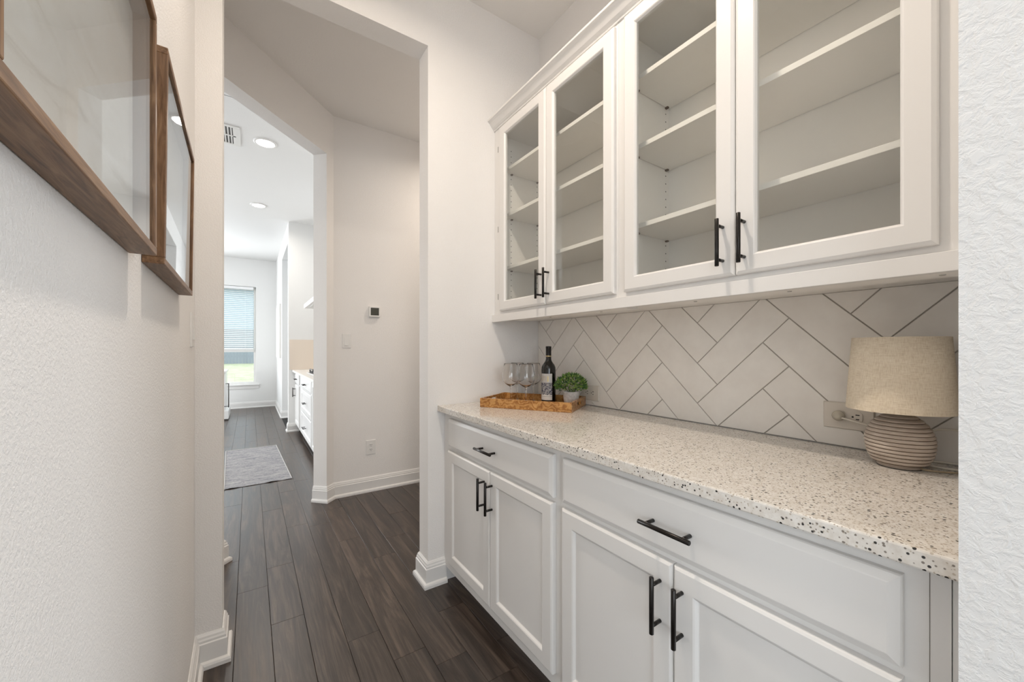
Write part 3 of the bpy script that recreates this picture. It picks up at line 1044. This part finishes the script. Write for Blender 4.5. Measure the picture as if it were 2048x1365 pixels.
# gold lettering strokes at the top of the label (not legible in the photograph)
gm = MB()
def stroke(i0, i1, z0, z1):
    gm.rings([[lp(i0 + (i1 - i0) * q / 2, z, R_ + 0.0002) for q in range(3)] for z in (z0, z1)], False)
for i0, i1, z0, z1 in ((2.6, 3.1, .118, .140), (3.9, 4.3, .118, .140), (3.9, 5.6, .118, .121), (6.4, 6.8, .118, .140), (7.6, 9.4, .137, .140), (8.3, 8.7, .118, .140), (10.2, 12.0, .137, .140), (10.9, 11.3, .118, .140), (12.9, 13.3, .118, .140), (15.2, 17.6, .114, .142)):
    stroke(i0, i1, z0, z1)
obj('gold_print', gm, 'gold_foil', lab, world=False)

pt = thing('potted_plant', 'small boxwood-like plant in a pale concrete pot on the tray', 'plant', (1.3519, 1.4696, ZT))
PR = [(0.0005, 0.0), (0.030, 0.0), (0.034, 0.004), (0.0385, 0.03), (0.0405, 0.062), (0.040, 0.068), (0.0375, 0.069), (0.036, 0.062), (0.034, 0.058)]
obj('pot', MB().lathe(PR, 0, 0, 32, True, False), 'concrete', pt, world=False)
obj('soil', MB().lathe([(0.0348, 0.0585), (0.0005, 0.060)], 0, 0, 24), 'pot_inside', pt, world=False)
fm = MB()
rnd = random.Random(3)
for i in range(820):
    ph = rnd.uniform(0, 2 * PI)
    ct_ = rnd.uniform(-0.32, 1.0)
    st = math.sqrt(1 - ct_ * ct_)
    rad = rnd.uniform(0.62, 1.0) ** 0.5
    px, py, pz = 0.074 * st * math.cos(ph) * rad, 0.074 * st * math.sin(ph) * rad, 0.095 + 0.058 * ct_ * rad
    d = Vector((px, py, (pz - 0.075) * 1.2)).normalized()
    d = (d + Vector((rnd.uniform(-.6, .6), rnd.uniform(-.6, .6), rnd.uniform(-.35, .75)))).normalized()
    sd = d.cross(Vector((rnd.uniform(-1, 1), rnd.uniform(-1, 1), rnd.uniform(-1, 1)))).normalized()
    nn = d.cross(sd).normalized()
    L, Wd = rnd.uniform(0.013, 0.022), rnd.uniform(0.0030, 0.0050)
    p = Vector((px, py, pz))
    k = len(fm.v)
    fm.v += [tuple(p), tuple(p + d * L * 0.45 + sd * Wd + nn * 0.0012), tuple(p + d * L), tuple(p + d * L * 0.45 - sd * Wd + nn * 0.0012), tuple(p + d * L * 0.5)]
    fm.f += [(k, k + 1, k + 4), (k + 1, k + 2, k + 4), (k + 2, k + 3, k + 4), (k + 3, k, k + 4)]
    fm.smooth += [False] * 4
fo = obj('foliage', fm, 'leaf', pt, world=False)
fo['kind'] = 'stuff'
sm = MB()
for i in range(26):
    a = rnd.uniform(0, 2 * PI); rr0 = rnd.uniform(0.0, 0.022); rr1 = rnd.uniform(0.02, 0.06)
    sm.tube([(rr0 * math.cos(a), rr0 * math.sin(a), 0.058), (rr1 * 0.6 * math.cos(a), rr1 * 0.6 * math.sin(a), 0.085), (rr1 * math.cos(a), rr1 * math.sin(a), rnd.uniform(0.09, 0.135))], 0.0009, 5)
so = obj('stems', sm, 'leaf', pt, world=False)
so['kind'] = 'stuff'

# ------------------------------------------------------------------ table lamp and cords
LX, LY = 1.3285, 0.2627
lt_ = thing('table_lamp', 'table lamp with a ridged washed-wood base and beige linen shade', 'lamp', (LX, LY, 0.914))
prof = [(0.0005, 0.0), (0.0395, 0.0), (0.0405, 0.002), (0.0412, 0.0105)]
NR = 13
zb0, zb1 = 0.0115, 0.129
def rad_at(z):
    q = (z - 0.062) / 0.0712
    return 0.0640 * math.sqrt(max(0.0, 1 - min(0.91, abs(q) ** 2.0))) if z > 0.062 else 0.0635 * math.sqrt(1 - 0.62 * (abs((z - 0.062) / 0.062)) ** 2.3)
gprof = []
for i in range(NR):
    za = zb0 + (zb1 - zb0) * i / NR
    zc = zb0 + (zb1 - zb0) * (i + 1) / NR
    for f_, o_ in ((0.06, -0.0032), (0.11, -0.0002), (0.30, 0.0010), (0.60, 0.0008), (0.93, -0.0008), (1.0, -0.0032)):
        z = za + (zc - za) * f_
        prof.append((rad_at(z) + o_, z))
prof += [(0.024, 0.1315), (0.016, 0.1325), (0.0005, 0.133)]
obj('base', MB().lathe(prof, 0, 0, 56, True, True), 'washed_wood', lt_, world=False)
gm = MB()
for i in range(NR + 1):
    z = zb0 + (zb1 - zb0) * i / NR
    r = rad_at(z) - 0.0010
    gm.lathe([(r - 0.003, z - 0.0012), (r, z - 0.0008), (r, z + 0.0008), (r - 0.003, z + 0.0012)], 0, 0, 48)
o = obj('groove_lines', gm, 'groove_wood', lt_, world=False)
o['kind'] = 'stuff'
obj('base_felt', MB().lathe([(0.0005, -0.0002 + 0.0004), (0.0408, 0.0003), (0.0408, 0.0016), (0.0005, 0.0016)], 0, 0, 40), 'felt_dark', lt_, world=False)
obj('neck', MB().lathe([(0.0155, 0.131), (0.0155, 0.146), (0.013, 0.148), (0.013, 0.17), (0.0005, 0.17)], 0, 0, 24, True, False), 'neck_wood', lt_, world=False)
sh = MB()
zs0, zs1 = 0.1385, 0.3175
rb_, rt_ = 0.1005, 0.0885
sh.lathe([(rb_, zs0), (rb_ + (rt_ - rb_) * 0.5, (zs0 + zs1) / 2), (rt_, zs1), (rt_ - 0.0018, zs1), (rb_ + (rt_ - rb_) * 0.5 - 0.0018, (zs0 + zs1) / 2), (rb_ - 0.0018, zs0), (rb_, zs0)], 0, 0, 72)
shade = obj('lamp_shade', sh, 'linen', lt_, world=False)
sp_ = MB()
for k in range(3):
    a = k * 2 * PI / 3 + 0.4
    sp_.tube([(0.012 * math.cos(a), 0.012 * math.sin(a), 0.172), ((rt_ - 0.006) * math.cos(a), (rt_ - 0.006) * math.sin(a), 0.300)], 0.0012, 6)
obj('shade_spider', sp_, 'screw_steel', shade, world=False)
obj('bulb', MB().lathe([(0.012, 0.172), (0.013, 0.185), (0.024, 0.205), (0.030, 0.228), (0.026, 0.25), (0.012, 0.263), (0.0005, 0.265)], 0, 0, 24, True, True), 'plastic_white', lt_, world=False)

def smooth_path(pts, n=10):
    out = []
    P = [Vector(p) for p in pts]
    for i in range(len(P) - 1):
        p0, p1, p2, p3 = P[max(i - 1, 0)], P[i], P[i + 1], P[min(i + 2, len(P) - 1)]
        for j in range(n):
            t_ = j / n
            out.append(0.5 * ((2 * p1) + (-p0 + p2) * t_ + (2 * p0 - 5 * p1 + 4 * p2 - p3) * t_ ** 2 + (-p0 + 3 * p1 - 3 * p2 + p3) * t_ ** 3))
    out.append(P[-1])
    return out


obj('lamp_cord', MB().tube(smooth_path([(LX - 0.012, LY - 0.034, 0.9195), (1.322, 0.206, 0.9175), (1.345, 0.175, 0.9172), (1.37, 0.142, 0.9172), (1.375, 0.115, 0.918)]), 0.0022, 8), 'cord_brown', lt_)
# plug and the cord that runs from it behind the lamp
pc = thing('power_plug', 'clear plug with a pale cord in the outlet behind the lamp', 'plug', (XW - 0.0115, 0.414, 1.0065))
obj('plug_body', MB().rings([[(XW - 0.0117 - dx, 0.414 + r * math.cos(2 * PI * j / 24), 1.0065 + r * math.sin(2 * PI * j / 24)) for j in range(24)] for r, dx in ((0.0125, 0), (0.0150, 0.002), (0.0150, 0.010), (0.0120, 0.017), (0.006, 0.020))], True, True, True, True), 'plug_clear', pc)
obj('plug_cord', MB().tube(smooth_path([(XW - 0.026, 0.408, 1.003), (XW - 0.030, 0.385, 0.999), (1.424, 0.350, 0.992), (1.425, 0.315, 0.980), (1.43, 0.27, 0.978), (1.43, 0.235, 0.990), (1.425, 0.205, 1.003), (1.425, 0.175, 1.004), (1.42, 0.15, 0.99), (1.415, 0.13, 0.965), (1.41, 0.118, 0.93), (1.40, 0.125, 0.918), (1.385, 0.16, 0.9175), (1.375, 0.20, 0.9175), (1.385, 0.235, 0.9175), (1.412, 0.225, 0.921), (1.425, 0.17, 0.923), (1.42, 0.12, 0.920)]), 0.0026, 8), 'cord_white', pc)

# ------------------------------------------------------------------ recessed lights and vent
def can_light(x, y, z, label, group=None):
    t = thing('recessed_light', label, 'ceiling light', (x, y, z), group=group)
    obj('trim_ring', MB().lathe([(0.094, 0.0), (0.094, -0.004), (0.088, -0.008), (0.074, -0.010), (0.070, -0.006), (0.070, 0.0)], 0, 0, 40), 'trim_white', t, world=False)
    obj('lens', MB().lathe([(0.071, -0.0065), (0.0005, -0.0075)], 0, 0, 40), 'lamp_lens', t, world=False)
    return t


can_light(CANS[0][1], CANS[0][2], ZC, 'recessed ceiling light over the pantry, above the picture frame')
can_light(CANS[1][1], CANS[1][2], ZC, 'recessed ceiling light in the hall, out of sight to the right')
can_light(CANS[2][1], CANS[2][2], ZK, 'larger-looking recessed ceiling light in the kitchen, beside the vent')
can_light(CANS[3][1], CANS[3][2], ZK, 'smaller-looking recessed ceiling light farther into the kitchen')
can_light(CANS[4][1], CANS[4][2], ZK, 'recessed ceiling light hidden behind the jamb, nearer the hall')
can_light(CANS[5][1], CANS[5][2], ZK, 'recessed ceiling light hidden behind the jamb, nearer the window')

VX0, VX1, VY0, VY1 = -0.47, -0.069, 3.98, 4.352
t = thing('ceiling_vent', 'white square air vent in the kitchen ceiling beside a recessed light', 'vent', ((VX0 + VX1) / 2, (VY0 + VY1) / 2, ZK))
b_ = 0.032
mb = MB().box(VX0, VX1, VY0, VY0 + b_, ZK - 0.008, ZK, 0.002).box(VX0, VX1, VY1 - b_, VY1, ZK - 0.008, ZK, 0.002).box(VX0, VX0 + b_, VY0 + b_, VY1 - b_, ZK - 0.008, ZK).box(VX1 - b_ - 0.02, VX1, VY0 + b_, VY1 - b_, ZK - 0.008, ZK)
ym = (VY0 + VY1) / 2
mb.box(VX0 + b_, VX1 - b_, ym - 0.008, ym + 0.008, ZK - 0.008, ZK - 0.002)
obj('vent_frame', mb, 'plastic_white', t)
obj('vent_dark', MB().box(VX0 + b_, VX1 - b_, VY0 + b_, VY1 - b_, ZK - 0.0012, ZK - 0.0004), 'toe_dark', t)
xx = VX0 + b_ + 0.008
while xx < VX1 - b_ - 0.022:
    obj('slat', MB().box(xx, xx + 0.009, VY0 + b_, VY1 - b_, ZK - 0.007, ZK - 0.0025), 'plastic_white', t)
    xx += 0.0225

# ------------------------------------------------------------------ kitchen: window and blind
wd = struct('window_1', MB().box(-0.84, 0.105, YK + 0.10, YK + 0.135, 0.485, 0.53).box(-0.84, 0.105, YK + 0.10, YK + 0.135, 2.455, 2.50).box(-0.84, -0.80, YK + 0.10, YK + 0.135, 0.53, 2.455).box(0.065, 0.105, YK + 0.10, YK + 0.135, 0.53, 2.455), 'trim_white', 'white single-hung kitchen window looking onto the lawn', 'window')
obj('meeting_rail', MB().box(-0.80, 0.065, YK + 0.085, YK + 0.13, 1.15, 1.205), 'trim_white', wd)
obj('sill', MB().box(-0.89, 0.17, YK - 0.035, YK + 0.10, 0.463, 0.487, 0.004), 'trim_white', wd)
obj('apron', MB().box(-0.86, 0.15, YK - 0.014, YK, 0.395, 0.463), 'trim_white', wd)
obj('upper_pane', MB().box(-0.80, 0.065, YK + 0.112, YK + 0.116, 1.205, 2.455), 'window_glass', wd)
obj('lower_pane', MB().box(-0.80, 0.065, YK + 0.100, YK + 0.104, 0.53, 1.15), 'window_glass', wd)
t = thing('window_blind', 'white slatted blind pulled halfway down the kitchen window', 'blind', (-0.367, YK + 0.05, 2.49))
obj('head_rail', MB().box(-0.795, 0.06, YK + 0.02, YK + 0.075, 2.44, 2.495, 0.003), 'blind_white', t)
obj('bottom_rail', MB().box(-0.79, 0.058, YK + 0.024, YK + 0.072, 1.206, 1.236, 0.003), 'blind_white', t)
zz = 1.27
slm = MB()
aa = math.radians(24)
hw = 0.024
slm.rings([[(x, dy, dz) for dy, dz in ((-hw * math.cos(aa), -hw * math.sin(aa)), (0, 0.002), (hw * math.cos(aa), hw * math.sin(aa)), (0, -0.001))] for x in (-0.423, 0.423)], True, True, True)
slme = slm.mesh('slat')
slme.materials.append(M['blind_white'])
while zz < 2.44:
    obj('slat', None, None, t, me=slme, loc=(0, 0, zz - 2.49))
    zz += 0.0385
for xx in (-0.65, -0.08):
    obj('ladder_cord', MB().box(xx - 0.001, xx + 0.001, YK + 0.024, YK + 0.026, 1.23, 2.45), 'blind_white', t)

# outside
mb = MB()
mb.rings([[(-16, y, z), (14, y, z)] for y, z in ((YK + 0.3, -0.15), (14, 0.02), (25.5, 0.48), (40, 0.6))], False)
g = struct('ground_lawn', mb, 'lawn', 'green lawn sloping up outside the kitchen window', 'lawn')
fe = thing('garden_fence', 'grey board fence at the end of the lawn outside', 'fence', (-1, 25.0, 0.46))
fb = MB()
x = -12.0
while x < 10:
    fb.box(x, x + 0.138, 24.98, 25.0, 0.44, 2.25)
    x += 0.144
o = obj('fence_boards', fb, 'fence_grey', fe)
o['kind'] = 'stuff'
obj('fence_rail', MB().box(-12, 10, 25.0, 25.05, 0.8, 0.9), 'fence_grey', fe)
obj('fence_rail', MB().box(-12, 10, 25.0, 25.05, 1.8, 1.9), 'fence_grey', fe)
ho = thing('neighbor_house', 'blue-grey house beyond the fence, seen through the blind', 'house', (-3, 33, 0.5))
obj('house_wall', MB().box(-9, 3.2, 31, 38, 0.4, 5.2), 'house_siding', ho)
mb = MB().rings([[(-9.5, 30.4, 5.2), (3.7, 30.4, 5.2), (3.7, 38.6, 5.2), (-9.5, 38.6, 5.2)], [(-6, 34.3, 7.6), (0.4, 34.3, 7.6), (0.4, 34.7, 7.6), (-6, 34.7, 7.6)]], True, True, True)
obj('house_roof', mb, 'roof_grey', ho)
obj('house_window', MB().box(-3.9, -2.5, 30.97, 31.0, 1.6, 3.2), 'slot_dark', ho)

# ------------------------------------------------------------------ kitchen furniture
XKD, XKF = 0.545, 0.5645
def kitchen_unit(y0, y1, label):
    t = thing('kitchen_cabinet', label, 'cabinet', (XKF, (y0 + y1) / 2, 0))
    obj('carcass', MB().box(XKF, 1.16, y0, y1, 0.10, 0.874), 'kitchen_cabinet_white', t)
    obj('toe_kick', MB().box(XKF + 0.07, 1.15, y0, y1, 0.0, 0.10), 'toe_dark', t)
    return t


t = kitchen_unit(5.70, 6.517, 'white kitchen base cabinet with one drawer over a door, beside the wall end')
d = obj('drawer', slab_front(XKD, 5.985, 6.47, 0.715, 0.855), 'kitchen_cabinet_white', t)
pull(d, XKD, 6.23, 0.785, PULL_H)
d = obj('door', panel_door(XKD, 5.985, 6.47, 0.135, 0.70), 'kitchen_cabinet_white', t)
pull(d, XKD, 6.42, 0.585, PULL_V)
t = kitchen_unit(4.66, 5.70, 'white kitchen drawer unit below the cooktop')
for z0, z1, pn in ((0.715, 0.855, False), (0.43, 0.70, True), (0.135, 0.415, True)):
    f_ = panel_door if pn else slab_front
    d = obj('drawer', f_(XKD, 4.70, 5.665, z0, z1), 'kitchen_cabinet_white', t)
    pull(d, XKD, 5.18, (z0 + z1) / 2, PULL_H)
t = kitchen_unit(3.72, 4.66, 'white kitchen base cabinet hidden behind the angled wall')
obj('door', panel_door(XKD, 3.76, 4.62, 0.135, 0.855), 'kitchen_cabinet_white', t)
tag(obj('kitchen_countertop', MB().box(0.512, 1.168, 3.70, 6.518, 0.875, 0.905, 0.003), 'kitchen_quartz'), 'pale kitchen worktop with the cooktop on it', 'countertop')
struct('wall_kitchen_tile', MB().box(0.48, 1.166, 6.512, 6.5199, 0.9055, 1.348).box(1.162, 1.1699, 3.70, 6.512, 0.9055, 1.348), 'kitchen_tile_warmlit', 'beige tiled strip of wall behind the kitchen worktop, warm light tinted into its colour')
t = thing('cooktop', 'black gas cooktop on the kitchen worktop, half hidden by the jamb', 'cooktop', (0.85, 5.15, 0.905))
obj('glass_plate', MB().box(0.60, 1.10, 4.78, 5.56, 0.9055, 0.915, 0.003), 'steel', t)
for yy in (4.95, 5.40):
    for xx in (0.74, 0.98):
        mb = MB()
        mb.box(xx - 0.11, xx + 0.11, yy - 0.006, yy + 0.006, 0.945, 0.957).box(xx - 0.006, xx + 0.006, yy - 0.14, yy + 0.14, 0.945, 0.957)
        for sx in (-1, 1):
            mb.box(xx + sx * 0.105 - 0.006, xx + sx * 0.105 + 0.006, yy - 0.15, yy + 0.15, 0.945, 0.957)
            for sy in (-1, 1):
                mb.box(xx + sx * 0.105 - 0.007, xx + sx * 0.105 + 0.007, yy + sy * 0.14 - 0.007, yy + sy * 0.14 + 0.007, 0.915, 0.945)
        obj('grate', mb, 'black_iron', t)
        obj('burner', MB().lathe([(0.045, 0.915), (0.045, 0.926), (0.032, 0.931), (0.032, 0.938), (0.0005, 0.939)], xx, yy, 20, True, False), 'black_iron', t)
for k in range(4):
    obj('knob', MB().lathe([(0.018, 0.915), (0.017, 0.935), (0.0005, 0.936)], 0.635, 5.02 + k * 0.12, 16, True, False), 'black_iron', t)

t = thing('range_hood', 'white sloped range hood with a grey metal underside over the cooktop', 'range hood', (0.9, 5.2, 1.70))
mb = MB().rings([[(0.62, 4.5, 1.772), (1.168, 4.5, 1.772), (1.168, 6.08, 1.772), (0.62, 6.08, 1.772)], [(0.62, 4.5, 1.828), (1.168, 4.5, 1.828), (1.168, 6.08, 1.828), (0.62, 6.08, 1.828)]], True, True, True)
obj('hood_band', mb, 'hood_white', t)
mb = MB().rings([[(0.665, 4.56, 1.8285), (1.168, 4.56, 1.8285), (1.168, 6.02, 1.8285), (0.665, 6.02, 1.8285)], [(0.90, 4.95, 2.15), (1.168, 4.95, 2.15), (1.168, 5.63, 2.15), (0.90, 5.63, 2.15)], [(0.90, 4.95, 3.066), (1.168, 4.95, 3.066), (1.168, 5.63, 3.066), (0.90, 5.63, 3.066)]], True, True, True)
obj('hood_chimney', mb, 'hood_white', t)
obj('hood_liner', MB().box(0.66, 1.14, 4.56, 5.98, 1.767, 1.7718), 'steel', t)

# runner rug
RA = math.radians(-2.0)
t = thing('runner_rug', 'faded grey patterned runner rug on the kitchen floor', 'rug', (0.045, 4.91, 0.0), (0, 0, math.radians(1.9)))
mb = MB()
nx, ny = 12, 40
def rugz(i, j):
    e = 0.004 + 0.0012 * math.sin(i * 1.7 + j * 0.6)
    if j <= 1:
        e += 0.005 * max(0, math.sin(i * 0.9 + 0.4)) ** 3
    return e
rr_ = [[(-0.252 + 0.504 * i / nx, -0.775 + 1.55 * j / ny, rugz(i, j)) for i in range(nx + 1)] for j in range(ny + 1)]
mb.rings(rr_, False, smooth=True)
mb.rings([[(p[0], p[1], p[2] - 0.0025) for p in r] for r in rr_], False, smooth=True)
obj('pile', mb, 'rug_grey', t, world=False)
bm_ = MB()
for sx in (-1, 1):
    bm_.tube([(sx * 0.253, -0.775 + 1.55 * j / 20, 0.0048) for j in range(21)], 0.0035, 6)
bm_.tube([(-0.253 + 0.506 * j / 20, 0.776, 0.0048) for j in range(21)], 0.0035, 6)
obj('binding', bm_, 'rug_binding', t, world=False)

# canvas by the far window
tag(obj('wall_canvas', MB().box(0.432, XK - 0.0005, 8.12, 9.02, 1.05, 2.03, 0.003), 'mat_board'), 'unframed pale canvas on the kitchen wall by the window', 'picture')

# white cabinet in front of the far window
t = thing('white_sideboard', 'white cabinet with a dark upright bar handle before the kitchen window', 'sideboard', (-0.6, 8.5, 0))
obj('body', MB().box(-0.95, -0.352, 8.2, 9.0, 0.13, 0.80, 0.004), 'kitchen_cabinet_white', t)
obj('plinth', MB().box(-0.93, -0.302, 8.18, 8.98, 0.02, 0.16, 0.004), 'kitchen_cabinet_white', t)
obj('plinth_foot', MB().box(-0.92, -0.31, 8.2, 8.96, 0.0, 0.02), 'toe_dark', t)
obj('top', MB().box(-0.97, -0.335, 8.18, 9.02, 0.80, 0.835, 0.004), 'kitchen_cabinet_white', t)
mb = MB().tube([(-0.302, 8.21, 0.215), (-0.302, 8.21, 0.625)], 0.008, 8)
mb.tube([(-0.345, 8.21, 0.62), (-0.302, 8.21, 0.62)], 0.006, 8).tube([(-0.39, 8.195, 0.235), (-0.302, 8.205, 0.235)], 0.006, 8)
obj('bar_handle', mb, 'toe_dark', t)
print('tiles', tile_n)
